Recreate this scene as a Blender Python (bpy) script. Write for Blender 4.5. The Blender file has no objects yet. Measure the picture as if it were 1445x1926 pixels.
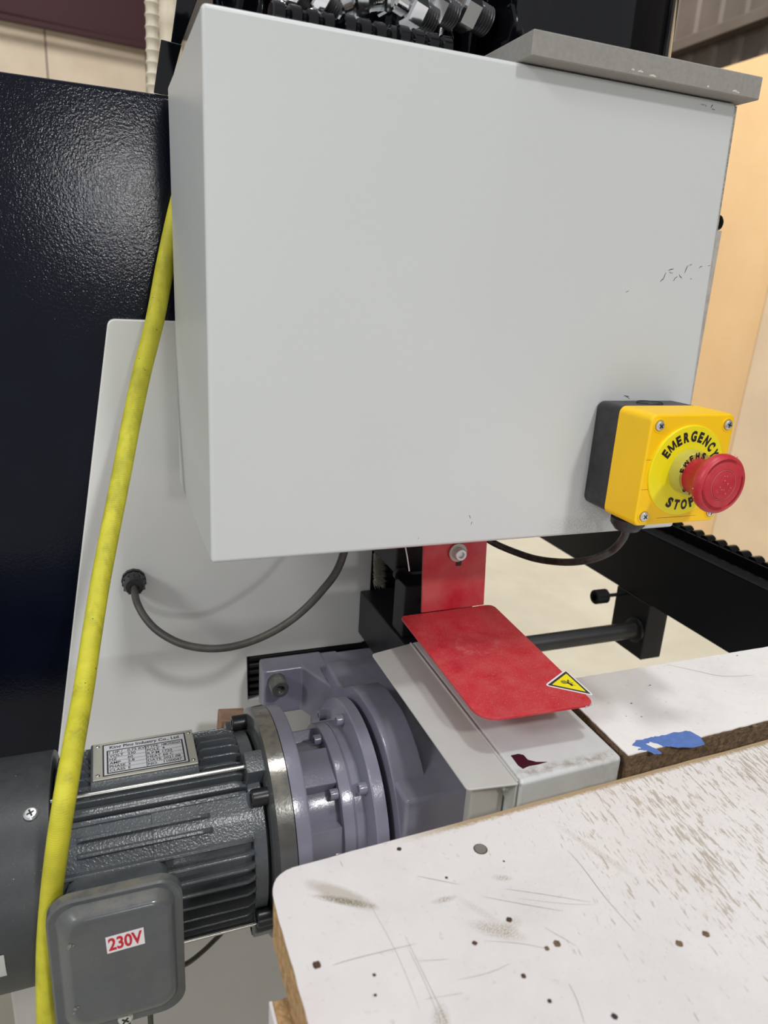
import bpy, bmesh, math, random
from mathutils import Vector, Matrix, noise
S = bpy.context.scene
COL = S.collection
random.seed(7)
PI = math.pi

# ------------------------------------------------------------------ camera
C0 = Vector((0, 0, 1.25))
YAW, PITCH, ROLL, FPX = 0.380637, 0.306330, 0.0609112, 1354.33
_f = Vector((math.sin(YAW)*math.cos(PITCH), math.cos(YAW)*math.cos(PITCH), -math.sin(PITCH)))
_r = Vector((math.cos(YAW), -math.sin(YAW), 0))
_u = _r.cross(_f)
R_ = _r*math.cos(ROLL) + _u*math.sin(ROLL)
U_ = -_r*math.sin(ROLL) + _u*math.cos(ROLL)
cam = bpy.data.cameras.new('camera')
cam.sensor_fit = 'HORIZONTAL'; cam.sensor_width = 36; cam.lens = FPX*36/1445
cam.clip_start = 0.02; cam.clip_end = 200
cam.dof.use_dof = True; cam.dof.focus_distance = 0.52; cam.dof.aperture_fstop = 14
camo = bpy.data.objects.new('camera', cam); COL.objects.link(camo)
camo.matrix_world = Matrix(((R_.x, U_.x, -_f.x, C0.x), (R_.y, U_.y, -_f.y, C0.y), (R_.z, U_.z, -_f.z, C0.z), (0, 0, 0, 1)))
S.camera = camo

def P(px, py, ax, v):
    """real-world point on the plane ax = v that the photograph shows at px, py"""
    d = R_*((px-722.5)/FPX) - U_*((py-963)/FPX) + _f
    i = 'xyz'.index(ax)
    return C0 + d*((v-C0[i])/d[i])

# ------------------------------------------------------------------ world and lamps
w = bpy.data.worlds.new('world'); S.world = w; w.use_nodes = True
w.node_tree.nodes['Background'].inputs[0].default_value = (0.97, 0.985, 1.0, 1)
w.node_tree.nodes['Background'].inputs[1].default_value = 0.45

def lamp(name, loc, target, size, power, color=(1, 1, .99)):
    l = bpy.data.lights.new(name, 'AREA'); l.shape = 'DISK'; l.size = size; l.energy = power; l.color = color
    o = bpy.data.objects.new(name, l); COL.objects.link(o); o.location = loc
    o.rotation_euler = (Vector(loc)-Vector(target)).to_track_quat('Z', 'Y').to_euler()
    return o
T = Vector((.2, .42, 1.1))
lamp('bay_or_fill_lamp', T + Vector((.18, -.73, .66))*7, T, .6, 148)
lamp('bay_or_fill_lamp', T + Vector((.06, -.03, 1.0))*5.5, T, .6, 85)
lamp('bay_or_fill_lamp', T + Vector((-.80, -.30, .52))*6.5, T, 1.4, 125)  # soft fill added on the left to lift the cabinet side
lamp('bay_or_fill_lamp', (.9, -20, 3.2), T, .9, 270)
lamp('bay_or_fill_lamp', (-1, 8, 5.6), (-.6, 12, 2.7), 1.0, 105)  # fill added only to brighten the rear wall lining
sl_ = bpy.data.lights.new('plywood_fill_spot', 'SPOT'); sl_.energy = 1150; sl_.spot_size = math.radians(62); sl_.spot_blend = .5; sl_.shadow_soft_size = .3; sl_.color = (1, .95, .86)  # spot added to brighten plywood and floor, cone kept off the table
so_ = bpy.data.objects.new('plywood_fill_spot', sl_); COL.objects.link(so_); so_.location = (1.5, 2.7, 6)
so_.rotation_euler = (so_.location-Vector((2.9, 3.1, 1.2))).to_track_quat('Z', 'Y').to_euler()
S.view_settings.view_transform = 'Standard'; S.view_settings.look = 'None'
S.view_settings.exposure = 0.0; S.view_settings.gamma = 1; S.view_settings.use_curve_mapping = False
S.cycles.use_denoising = True

# ------------------------------------------------------------------ helpers
def lin(c):
    return tuple(((x/255)/12.92 if x/255 <= .04045 else ((x/255+.055)/1.055)**2.4) for x in c) + (1,)

class NT:
    def __init__(s, m): s.t = m.node_tree; s.n = s.t.nodes; s.l = s.t.links
    def new(s, ty, **kw):
        n = s.n.new(ty)
        for k, v in kw.items():
            if k.startswith('i_'): n.inputs[int(k[2:]) if k[2:].isdigit() else k[2:]].default_value = v
            else: setattr(n, k, v)
        return n
    def link(s, a, b): s.l.new(a, b)
    def math(s, op, a, b=None, c=None, clamp=False):
        n = s.n.new('ShaderNodeMath'); n.operation = op; n.use_clamp = clamp
        for i, x in enumerate((a, b, c)):
            if x is None: continue
            if isinstance(x, (int, float)): n.inputs[i].default_value = x
            else: s.l.new(x, n.inputs[i])
        return n.outputs[0]
    def mix(s, fac, a, b):
        n = s.n.new('ShaderNodeMix'); n.data_type = 'RGBA'
        for sock, x in ((n.inputs[0], fac), (n.inputs[6], a), (n.inputs[7], b)):
            if isinstance(x, (int, float, tuple)): sock.default_value = x
            else: s.l.new(x, sock)
        return n.outputs[2]
    def noise(s, scale, detail=4, rough=.55, vec=None, sc3=None):
        v = vec if vec is not None else s.coord()
        if sc3 is not None:
            mp = s.n.new('ShaderNodeMapping'); mp.inputs['Scale'].default_value = sc3
            s.l.new(v, mp.inputs[0]); v = mp.outputs[0]
        n = s.n.new('ShaderNodeTexNoise'); n.inputs['Scale'].default_value = scale
        n.inputs['Detail'].default_value = detail; n.inputs['Roughness'].default_value = rough
        s.l.new(v, n.inputs['Vector']); return n.outputs[0]
    def ramp(s, x, a, b):
        n = s.n.new('ShaderNodeMapRange'); n.inputs[1].default_value = a; n.inputs[2].default_value = b
        s.l.new(x, n.inputs[0]); return n.outputs[0]
    def coord(s):
        if not hasattr(s, '_c'):
            g = s.n.new('ShaderNodeNewGeometry'); s._c = g.outputs['Position']
        return s._c
    def xyz(s):
        if not hasattr(s, '_x'):
            n = s.n.new('ShaderNodeSeparateXYZ'); s.l.new(s.coord(), n.inputs[0]); s._x = n.outputs
        return s._x
    def ell(s, cx, cy, rx, ry, ang=0, a0=0, a1=1, soft=.35, nz=None):
        """soft elliptical mask on two world axes"""
        x = s.math('SUBTRACT', s.xyz()[a0], cx); y = s.math('SUBTRACT', s.xyz()[a1], cy)
        c, q = math.cos(ang), math.sin(ang)
        u = s.math('DIVIDE', s.math('ADD', s.math('MULTIPLY', x, c), s.math('MULTIPLY', y, q)), rx)
        v = s.math('DIVIDE', s.math('SUBTRACT', s.math('MULTIPLY', y, c), s.math('MULTIPLY', x, q)), ry)
        d = s.math('SQRT', s.math('ADD', s.math('MULTIPLY', u, u), s.math('MULTIPLY', v, v)))
        if nz is not None: d = s.math('ADD', d, nz)
        return s.ramp(d, 1+soft, 1-soft)

def mat(name, col, rough=.5, metal=0, var=.06, vscale=30, bump=0, bscale=200, bdist=.0005, dust=0, dcol=(170, 160, 140),
        dscale=60, speck=0, spec=.5, coat=0, updust=0):
    m = bpy.data.materials.new(name); m.use_nodes = True
    t = NT(m); b = t.n['Principled BSDF']
    base = lin(col)
    dark = tuple(x*(1-var*2) for x in base[:3])+(1,)
    c = t.mix(t.ramp(t.noise(vscale), .35, .65), dark, base) if var else base
    if dust:
        f = t.math('MULTIPLY', t.ramp(t.noise(dscale, 6, .7), .42, .72), dust)
        c = t.mix(f, c, lin(dcol))
    if updust:
        g = t.n.new('ShaderNodeNewGeometry'); sx = t.n.new('ShaderNodeSeparateXYZ'); t.l.new(g.outputs['Normal'], sx.inputs[0])
        f = t.math('MULTIPLY', t.math('MULTIPLY', t.ramp(sx.outputs[2], .35, 1), t.ramp(t.noise(90, 5, .7), .3, .6)), updust)
        c = t.mix(f, c, lin(dcol))
    if speck:
        f = t.math('MULTIPLY', t.ramp(t.noise(1400, 2, .5), .74, .78), speck)
        c = t.mix(f, c, (.75, .74, .7, 1))
    if isinstance(c, tuple): b.inputs['Base Color'].default_value = c
    else: t.link(c, b.inputs['Base Color'])
    b.inputs['Roughness'].default_value = rough; b.inputs['Metallic'].default_value = metal
    b.inputs['Specular IOR Level'].default_value = spec; b.inputs['Coat Weight'].default_value = coat
    b.inputs['Coat Roughness'].default_value = .1
    if bump:
        bn = t.new('ShaderNodeBump'); bn.inputs['Strength'].default_value = bump; bn.inputs['Distance'].default_value = bdist
        t.link(t.noise(bscale, 3, .5), bn.inputs['Height']); t.link(bn.outputs[0], b.inputs['Normal'])
    m['_'] = 1
    return m, t, b

M = {}
def mk(k, *a, **kw): M[k] = mat(k, *a, **kw)[0]
mk('cabinet_side', (214, 215, 214), .22, bump=.12, bscale=420, bdist=.0006, var=.01)
mk('shade_panel', (234, 234, 232), .33, bump=.25, bscale=500, bdist=.0003, var=.03, vscale=8)
mk('navy', (14, 18, 32), .10, bump=.17, bscale=640, bdist=.0007, var=.1, spec=.25)
mk('black_plastic', (30, 31, 36), .42, var=.08, dust=.2, dcol=(110, 105, 100))
mk('black_metal', (30, 31, 36), .38, bump=.1, bscale=500)
mk('black_gloss', (8, 9, 14), .07, var=0)
mk('black_film', (16, 18, 28), .12, bump=.5, bscale=40, bdist=.004)
mk('yellow_plastic', (255, 204, 0), .42, var=.02)
mk('legend_yellow', (243, 228, 22), .4, var=.02)
mk('cream_plastic', (196, 188, 84), .3, var=.04)
mk('red_plastic', (190, 32, 48), .42, bump=.15, bscale=300, bdist=.0003, dust=.12, dcol=(225, 150, 150))
mk('red_worn', (216, 110, 115), .6)
mk('dark_red', (150, 22, 32), .4)
mk('steel', (190, 190, 186), .28, metal=1)
mk('dark_steel', (95, 95, 97), .4, metal=.9)
mk('chrome', (225, 226, 228), .1, metal=1, bump=.1, bscale=90)
mk('zinc', (222, 226, 226), .3, metal=.75, bump=.3, bscale=300, bdist=.0003)
mk('black_oxide', (48, 49, 52), .33, metal=.5)
mk('motor_grey', (80, 86, 92), .22, bump=.5, bscale=650, bdist=.0005, dust=.18, dcol=(110, 108, 100), speck=.4, updust=.25)
mk('cowl_grey', (56, 60, 64), .40, bump=.12, bscale=500, dust=.1, dcol=(100, 96, 90), speck=.6, updust=.15)
mk('lid_grey', (84, 88, 93), .22, dust=.2, dcol=(120, 116, 106), dscale=40, updust=.75, speck=.4, coat=.3)
mk('gear_purple', (132, 131, 150), .2, bump=.2, bscale=500, bdist=.0004, dust=.25, dcol=(120, 116, 112), dscale=40, speck=.35, updust=.3)
mk('flange_grey', (96, 97, 98), .2, metal=.35, bump=.2, bscale=300, updust=.5)
mk('plate_alu', (190, 187, 176), .4, metal=.3, dust=.2)
mk('print_black', (22, 22, 24), .5, var=0)
mk('print_dark', (46, 46, 50), .5, var=0)
mk('print_red', (196, 30, 52), .5, var=0)
mk('white_sticker', (232, 228, 230), .4, var=.01)
mk('paper_grey', (200, 200, 204), .35, var=.02)
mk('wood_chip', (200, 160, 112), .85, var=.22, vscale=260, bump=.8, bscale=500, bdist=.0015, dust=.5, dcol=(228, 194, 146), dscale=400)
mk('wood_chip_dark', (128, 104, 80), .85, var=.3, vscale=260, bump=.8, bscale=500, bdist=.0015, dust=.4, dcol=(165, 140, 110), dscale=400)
mk('wood_block', (160, 128, 104), .8, var=.15, vscale=120)
mk('ledge_grey', (150, 147, 142), .7, var=.06, vscale=400, bump=.2, bscale=700, bdist=.0003)
mk('chip_cream', (215, 205, 190), .8)
mk('scratch', (150, 140, 128), .8, var=.2, vscale=400)
mk('scratch_black', (50, 48, 46), .7, var=0)
mk('hole_brown', (96, 70, 54), .9, var=.3, vscale=800)
mk('cable_black', (34, 33, 33), .42, dust=.6, dcol=(96, 88, 80), dscale=120)
mk('cable_grey', (72, 69, 66), .5, dust=.5, dcol=(100, 92, 84), dscale=90)
mk('blue_paint', (92, 126, 196), .6, var=.08, vscale=200)
mk('maroon_paint', (66, 22, 36), .3, var=.1)
mk('channel_grey', (176, 180, 180), .3, bump=.1, bscale=500, var=.04, vscale=60, speck=.3)
mk('strip_grey', (190, 189, 185), .42, var=.03, bump=.1, bscale=500)
mk('duct_cream', (222, 210, 186), .5, var=.06)
mk('maroon_beam', (56, 10, 20), .75, var=.08)
mk('siding', (98, 88, 80), .6, var=.12, vscale=3)
mk('brush', (190, 184, 170), .95, var=.2, vscale=500, bump=.8, bscale=600, bdist=.003)
mk('silver_sticker', (190, 190, 190), .35, var=.05)
mk('base_grey', (180, 178, 174), .4, var=.05, vscale=6)
mk('screw_grey', (128, 126, 120), .45, metal=.2)
mk('smudge', (132, 130, 126), .5)

def obj(name, bm, m, parent=None, smooth=False, kind=None, label=None):
    me = bpy.data.meshes.new(name); bmesh.ops.recalc_face_normals(bm, faces=bm.faces)
    bm.to_mesh(me); bm.free()
    ms = m if isinstance(m, (list, tuple)) else [m]
    for x in ms: me.materials.append(M[x] if isinstance(x, str) else x)
    if smooth:
        for p in me.polygons: p.use_smooth = True
        try: me.set_sharp_from_angle(angle=math.radians(38))
        except Exception: pass
    o = bpy.data.objects.new(name, me); COL.objects.link(o)
    if smooth:
        wn = o.modifiers.new('weighted', 'WEIGHTED_NORMAL'); wn.weight = 100; wn.keep_sharp = True
    if parent is not None: o.parent = parent; o.matrix_parent_inverse = Matrix.Translation(-parent.location)
    if kind: o['kind'] = kind
    if label: o['label'] = label
    return o
def thing(name, label, cat, loc=(0, 0, 0), group=None):
    o = bpy.data.objects.new(name, None); COL.objects.link(o); o.location = loc; o.empty_display_size = .02
    return tag(o, label, cat, group)
def tag(o, label, cat, group=None):
    o['label'] = label; o['category'] = cat
    if group: o['group'] = group
    return o
def cp(src, parent, off=(0, 0, 0)):
    c = src.copy(); COL.objects.link(c); c.parent = parent
    c.matrix_parent_inverse = src.matrix_parent_inverse.copy(); c.location = src.location + Vector(off)
    return c

def bevel(bm, r, seg=2, edges=None):
    if r > 0:
        bmesh.ops.bevel(bm, geom=list(edges if edges is not None else bm.edges), offset=r, segments=seg, profile=.5, affect='EDGES', clamp_overlap=True)
    return bm
def box(a, b, r=0, seg=2, bm=None):
    bm0 = bmesh.new(); a = Vector(a); b = Vector(b)
    bmesh.ops.create_cube(bm0, size=1, matrix=Matrix.Translation((a+b)/2) @ Matrix.Diagonal((abs(b.x-a.x), abs(b.y-a.y), abs(b.z-a.z), 1)))
    bevel(bm0, r, seg)
    return merge(bm, bm0)
def merge(bm, bm0):
    if bm is None: return bm0
    me = bpy.data.meshes.new('t'); bm0.to_mesh(me); bm0.free(); bm.from_mesh(me); bpy.data.meshes.remove(me); return bm
def hexa(lo, up, r=0, seg=2, bm=None):
    """solid from two matching polygons"""
    b = bmesh.new(); n = len(lo)
    A = [b.verts.new(p) for p in lo]; B = [b.verts.new(p) for p in up]
    b.faces.new(A); b.faces.new(B[::-1])
    for i in range(n): b.faces.new((A[i], A[(i+1) % n], B[(i+1) % n], B[i]))
    bmesh.ops.recalc_face_normals(b, faces=b.faces)
    bevel(b, r, seg)
    return merge(bm, b)
def extr(pts, d, r=0, seg=2, bm=None):
    d = Vector(d); return hexa([Vector(p) for p in pts], [Vector(p)+d for p in pts], r, seg, bm)
def frame_of(d):
    d = Vector(d).normalized(); a = Vector((0, 0, 1)) if abs(d.z) < .9 else Vector((1, 0, 0))
    u = d.cross(a).normalized(); return u, d.cross(u).normalized(), d
def lathe(c, d, prof, n=40, bm=None, u0=None):
    """profile [(distance along d, radius)] about the axis through c"""
    b = bmesh.new(); u, v, d = frame_of(d); c = Vector(c); rings = []
    for (t, r) in prof:
        if r < 1e-6: rings.append([b.verts.new(c+d*t)])
        else: rings.append([b.verts.new(c+d*t+(u*math.cos(2*PI*i/n)+v*math.sin(2*PI*i/n))*r) for i in range(n)])
    for A, B in zip(rings, rings[1:]):
        for i in range(n):
            j = (i+1) % n
            q = [A[i % len(A)], A[j % len(A)], B[j % len(B)], B[i % len(B)]]
            q2 = []
            for x in q:
                if x not in q2: q2.append(x)
            if len(q2) > 2:
                try: b.faces.new(q2)
                except ValueError: pass
    if len(rings[0]) > 1: b.faces.new(rings[0])
    if len(rings[-1]) > 1: b.faces.new(rings[-1][::-1])
    return merge(bm, b)
def cyl(a, b_, r, n=24, ch=0, bm=None, r2=None):
    a = Vector(a); d = Vector(b_)-a; L = d.length; r2 = r if r2 is None else r2
    pr = [(0, r-ch), (ch, r), (L-ch, r2), (L, r2-ch)] if ch else [(0, r), (L, r2)]
    return lathe(a, d, pr, n, bm)
def smooth_path(pts, k=10):
    pts = [Vector(p) for p in pts]; out = []
    for i in range(len(pts)-1):
        p0 = pts[max(i-1, 0)]; p1 = pts[i]; p2 = pts[i+1]; p3 = pts[min(i+2, len(pts)-1)]
        for j in range(k):
            t = j/k
            out.append(.5*((2*p1)+(p2-p0)*t+(2*p0-5*p1+4*p2-p3)*t*t+(3*p1-p0-3*p2+p3)*t**3))
    out.append(pts[-1]); return out
def tube(pts, r, n=14, k=10, flat=1, bm=None, rf=None):
    b = bmesh.new(); path = smooth_path(pts, k); rings = []; u = None
    for i, p in enumerate(path):
        d = (path[min(i+1, len(path)-1)]-path[max(i-1, 0)]).normalized()
        if u is None: u, v, _ = frame_of(d)
        u = (u - d*u.dot(d)).normalized(); v = d.cross(u)
        rr = rf(i/(len(path)-1))*r if rf else r
        rings.append([b.verts.new(p+(u*math.cos(2*PI*j/n)+v*math.sin(2*PI*j/n)*flat)*rr) for j in range(n)])
    for A, B in zip(rings, rings[1:]):
        for i in range(n): b.faces.new((A[i], A[(i+1) % n], B[(i+1) % n], B[i]))
    b.faces.new(rings[0][::-1]); b.faces.new(rings[-1])
    return merge(bm, b)
def rrect(w, h, r, n=6):
    out = []
    for cx, cy, a0 in ((w/2-r, h/2-r, 0), (-w/2+r, h/2-r, 90), (-w/2+r, -h/2+r, 180), (w/2-r, -h/2+r, 270)):
        for i in range(n+1):
            a = math.radians(a0+90*i/n); out.append((cx+r*math.cos(a), cy+r*math.sin(a)))
    return out
def rpoly(pts, rad, n=6):
    """polygon in 2D with rounded corners, rad per corner"""
    out = []; N = len(pts)
    for i in range(N):
        p = Vector(pts[i]); a = Vector(pts[i-1])-p; b = Vector(pts[(i+1) % N])-p; r = rad[i] if isinstance(rad, (list, tuple)) else rad
        if r <= 0: out.append(tuple(p)); continue
        A = p+a.normalized()*r; B = p+b.normalized()*r
        for k in range(n+1):
            t = k/n; q = A*(1-t)**2+p*2*t*(1-t)+B*t*t; out.append(tuple(q))
    return out
def loft(loops, bm=None, cap0=True, cap1=True):
    b = bmesh.new(); L = [[b.verts.new(p) for p in l] for l in loops]; n = len(L[0])
    for A, B in zip(L, L[1:]):
        for i in range(n): b.faces.new((A[i], A[(i+1) % n], B[(i+1) % n], B[i]))
    if cap0: b.faces.new(L[0][::-1])
    if cap1: b.faces.new(L[-1])
    return merge(bm, b)
def ribbon(pts, nrm, wd, th, bm=None):
    """thin raised mark along points on a surface with normal nrm"""
    b = bmesh.new() if bm is None else bm; nrm = Vector(nrm); pts = [Vector(p) for p in pts]; prev = None
    for i, p in enumerate(pts):
        d = (pts[min(i+1, len(pts)-1)]-pts[max(i-1, 0)]).normalized(); s_ = nrm.cross(d)
        k = wd*(.25+.75*math.sin(PI*(i+.3)/(len(pts)-.4)))/2
        q = (b.verts.new(p+s_*k+nrm*th), b.verts.new(p-s_*k+nrm*th))
        if prev: b.faces.new((prev[0], prev[1], q[1], q[0]))
        prev = q
    return b
def text(name, s, o, ux, uy, h, m, parent, width=None, bold=0, align='LEFT', lift=.0001, label=None):
    """flat lettering, baseline origin o, directions ux, uy, cap height h"""
    cu = bpy.data.curves.new('t', 'FONT'); cu.body = s; cu.size = 1; cu.align_x = 'LEFT'; cu.offset = bold; cu.resolution_u = 4
    to = bpy.data.objects.new('t', cu); COL.objects.link(to)
    dg = bpy.context.evaluated_depsgraph_get(); me = bpy.data.meshes.new_from_object(to.evaluated_get(dg))
    bpy.data.objects.remove(to); bpy.data.curves.remove(cu)
    xs = [v.co.x for v in me.vertices]; x0, x1 = min(xs), max(xs)
    sy = h/.69; sx = sy if width is None else width/(x1-x0)
    off = {'LEFT': 0, 'CENTER': -.5*(x1-x0)*sx, 'RIGHT': -(x1-x0)*sx}[align]
    ux = Vector(ux).normalized(); uy = Vector(uy).normalized(); nz = ux.cross(uy)
    for v in me.vertices: v.co = Vector(o)+ux*((v.co.x-x0)*sx+off)+uy*(v.co.y*sy)+nz*lift
    me.name = name; me.materials.clear(); me.materials.append(M[m])
    ob = bpy.data.objects.new(name, me); COL.objects.link(ob)
    if parent is not None: ob.parent = parent; ob.matrix_parent_inverse = Matrix.Translation(-parent.location)
    if label: ob['label'] = label
    return ob
def screw(name, c, d, r, m, parent, kind='pan', ang=.4, label=None):
    """cross-head or hex-socket screw; c is the seat, d points out of the surface"""
    c = Vector(c); u, v, d = frame_of(d)
    if kind == 'pan':
        bm = lathe(c, d, [(0, r), (r*.25, r), (r*.5, r*.75), (r*.55, r*.3), (r*.42, 0)], 20)
        o = obj(name, bm, m, parent, True, label=label)
        b2 = bmesh.new()
        for k in (0, 1):
            a = ang+k*PI/2; e = (u*math.cos(a)+v*math.sin(a)); g = (-u*math.sin(a)+v*math.cos(a))
            p = c+d*r*.56
            b2.faces.new([b2.verts.new(p+e*i*r*.55+g*j*r*.13+d*.00003*k) for i, j in ((-1, -1), (1, -1), (1, 1), (-1, 1))])
        obj('cross_slot', b2, 'print_black', o)
    else:
        L = r*kind
        bm = lathe(c, d, [(0, r*.96), (0.0004, r), (L*.9, r), (L, r*.9), (L, r*.55), (L*.6, r*.5), (L*.6, 0)], 24)
        o = obj(name, bm, m, parent, True, label=label)
    return o

X_, Y_, Z_ = Vector((1, 0, 0)), Vector((0, 1, 0)), Vector((0, 0, 1))

# ------------------------------------------------------------------ setting
m, t, b = mat('concrete', (184, 179, 164), .75, var=.05, vscale=1.5, dust=.5, dcol=(196, 191, 176), dscale=3)
fl = obj('floor', box((-8, -4, -.1), (3.4, 13, 0)), m, kind='structure')
# rear wall: tan lining in tall panels, maroon beam over it
wb = obj('wall_back', box((-8, 12.02, 0), (3.4, 12.2, 6.5)), 'siding', kind='structure')
m, t, b = mat('wall_lining', (226, 206, 180), .8, var=.08, vscale=1.2, dust=.35, dcol=(236, 222, 200), dscale=2.5)
for i in range(6):
    x0 = -4.3+i*1.28
    obj('lining_panel', box((x0, 11.99-.008*(i % 2), 0), (x0+1.262, 12.02, 4.35), .004, 1), m, wb)
obj('maroon_girt', extr([P(-60, 5, 'y', 11.7)-Z_*.02, P(330, 92, 'y', 11.7)-Z_*.02, P(330, 26, 'y', 11.7)+Z_*.35, P(-60, -62, 'y', 11.7)+Z_*.35], (0, .25, 0), .01), 'maroon_beam', wb)
obj('girt_flange', extr([P(-60, 22, 'y', 11.6), P(330, 102, 'y', 11.6), P(330, 93, 'y', 11.6), P(-60, 12, 'y', 11.6)], (0, .1, 0), 0), 'maroon_beam', wb)
# dark duct shelf at the very top left
# side wall: ribbed siding
wr = obj('wall_right', box((3.36, -4, 0), (3.4, 13, 6.5)), 'siding', kind='structure')
rib = None
for i in range(34):
    y = 2.6+i*.19
    bm_ = extr([(3.36, y, 1.9), (3.345, y+.018, 1.9), (3.345, y+.05, 1.9), (3.36, y+.068, 1.9)], (0, 0, 4)) if rib is None else None
    if rib is None: rib = obj('siding_rib', bm_, 'siding', wr); y0 = y
    else: cp(rib, wr, (0, y-y0, 0))
obj('girt', box((3.27, 2.6, 2.66), (3.345, 9, 2.72), .004), 'siding', wr)
# tall sheet goods leaning against the side wall
m1, t, b = mat('plywood_warm', (232, 196, 148), .6, var=.04, vscale=2, dust=.35, dcol=(214, 170, 120), dscale=1.6)
m2, t, b = mat('plywood_pale', (222, 198, 168), .6, var=.05, vscale=4)
def sheet(y0, y1, x, m, lab):
    o = obj('plywood_sheet', hexa([(x-.02, y0, 0), (x+.0, y0, 0), (x+.0, y1, 0), (x-.02, y1, 0)], [(x+.05, y0, 2.44), (x+.07, y0, 2.44), (x+.07, y1, 2.44), (x+.05, y1, 2.44)], .002, 1), m)
    return tag(o, lab, 'plywood sheet')
sheet(2.835, 4.05, 3.10, m1, 'warm tan plywood sheet behind the grey board and emergency stop box, leftmost')
sheet(1.60, 2.815, 3.08, m2, 'pale plywood sheet cut by the right frame edge, beside the warm tan sheet')

# ------------------------------------------------------------------ machine frame
fr = thing('machine_frame', 'navy textured steel machine column with pale grey base behind the motor', 'machine frame', (-.1, .7, 0))
obj('column', box((-.75, .64, .60), (.33, 1.05, 1.3775), .003, 2), 'navy', fr, True, label='dark navy textured column')
obj('base', box((-.122, .63, .0), (.46, .92, .5995), .004, 2), 'base_grey', fr, True, label='pale grey machine base')
# louvred dark recess seen through the notch of the cover
obj('recess_plate', box((.118, .6388, .846), (.33, .6399, .8925)), 'black_metal', fr)
sl = None
for i in range(6):
    z = .848+i*.0076
    if sl is None: sl = obj('louvre', box((.1195, .634, z), (.24, .6387, z+.0042), .0008, 1), 'black_metal', fr); zs = z
    else: cp(sl, fr, (0, 0, z-zs))

# pale cover panel on the column
cov = thing('cover_panel', 'pale grey steel cover panel screwed to the navy column behind the cabinet', 'cover panel', (.1, .63, .9))
pl2 = rpoly([(.0063, 1.2107), (.2408, 1.2107), (.2430, .8935), (.117, .8935), (.118, .845), (.190, .845), (.195, .6015), (-.0935, .6015)],
            [.006, .004, .010, .0, .0, .003, .002, .002])
bmv = bmesh.new()
lo = [Vector((x, .63, z)) for x, z in pl2]; up = [Vector((x, .6385, z)) for x, z in pl2]
bmv = hexa(lo, up)
fe = [e for e in bmv.edges if all(abs(v.co.y-.63) < 1e-5 for v in e.verts)]
bevel(bmv, .0018, 3, fe)
obj('panel_face', bmv, 'shade_panel', cov, True)
screw('panel_screw', (.236, .63, .902), -Y_, .0012, 'dark_steel', cov)
g = P(253, 1102, 'y', .615); gz = Vector((g.x, .63, g.z))
gl = obj('cable_gland', lathe((gz.x, .63, gz.z), -Y_, [(0, .0105), (.004, .0105), (.004, .0085), (.006, .0085), (.006, .0098), (.014, .0092), (.018, .0075), (.018, .004), (.0165, .004)], 12), 'black_plastic', cov)
bmn = bmesh.new()
for k in range(12):
    a = k*PI/6; p = gz+Vector((math.cos(a), 0, math.sin(a)))*.0096
    box((p.x-.0006, .6175, p.z-.0006), (p.x+.0006, .6235, p.z+.0006), 0, 1, bmn)
obj('grip_ribs', bmn, 'black_plastic', gl)
cb = tube([gz+Vector((0, -.012, 0)), P(256, 1128, 'y', .600), P(272, 1160, 'y', .585), P(300, 1189, 'y', .57), P(345, 1212, 'y', .555), P(400, 1220, 'y', .545), P(455, 1212, 'y', .535),
           P(510, 1190, 'y', .525), P(560, 1157, 'y', .52), P(605, 1112, 'y', .515), P(640, 1060, 'y', .51), (.178, .508, 1.0790)], .0032, 12)
tag(obj('power_cable', cb, 'cable_grey', None, True), 'dark grey cable looping from the gland on the pale cover panel', 'cable')
zt = tube([P(763, 1030, 'y', .46), P(767, 1052, 'y', .46), P(770, 1074, 'y', .46)], .0009, 6, 4, .5)
tag(obj('cable_tie', zt, 'white_sticker', None, True), 'thin white cable tie tail poking out under the cabinet beside the red guard', 'cable tie')

# ------------------------------------------------------------------ control cabinet
cabn = thing('control_cabinet', 'large pale grey steel control cabinet above the red guard', 'cabinet', (.23, .42, 1.08))
m, t, b = mat('cabinet_front', (208, 211, 211), .36, bump=.12, bscale=420, bdist=.0006, var=.015, vscale=4)
# grime near the lower right corner
f = t.math('MULTIPLY', t.math('MAXIMUM', t.ell(.325, 1.088, .022, .008, 0, 0, 2, .6), t.ell(.35, 1.1, .03, .012, 0, 0, 2, .6)), t.ramp(t.noise(900, 4, .7), .4, .65))
base = b.inputs['Base Color'].links[0].from_socket
t.link(t.mix(t.math('MULTIPLY', f, .6), base, lin((140, 126, 110))), b.inputs['Base Color'])
cz0, cz1 = 1.0797, 1.3770
fq = [Vector((.0558, .42, cz0)), Vector((.4155, .42, cz0)), Vector((.4015, .42, cz1)), Vector((.0552, .42, cz1))]
bq = [p+Vector((0, .188, 0)) for p in fq]
bmv = hexa(fq, bq)
bevel(bmv, .0028, 4, [e for e in bmv.edges])
obj('cabinet_shell', bmv, m, cabn, True)
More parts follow.
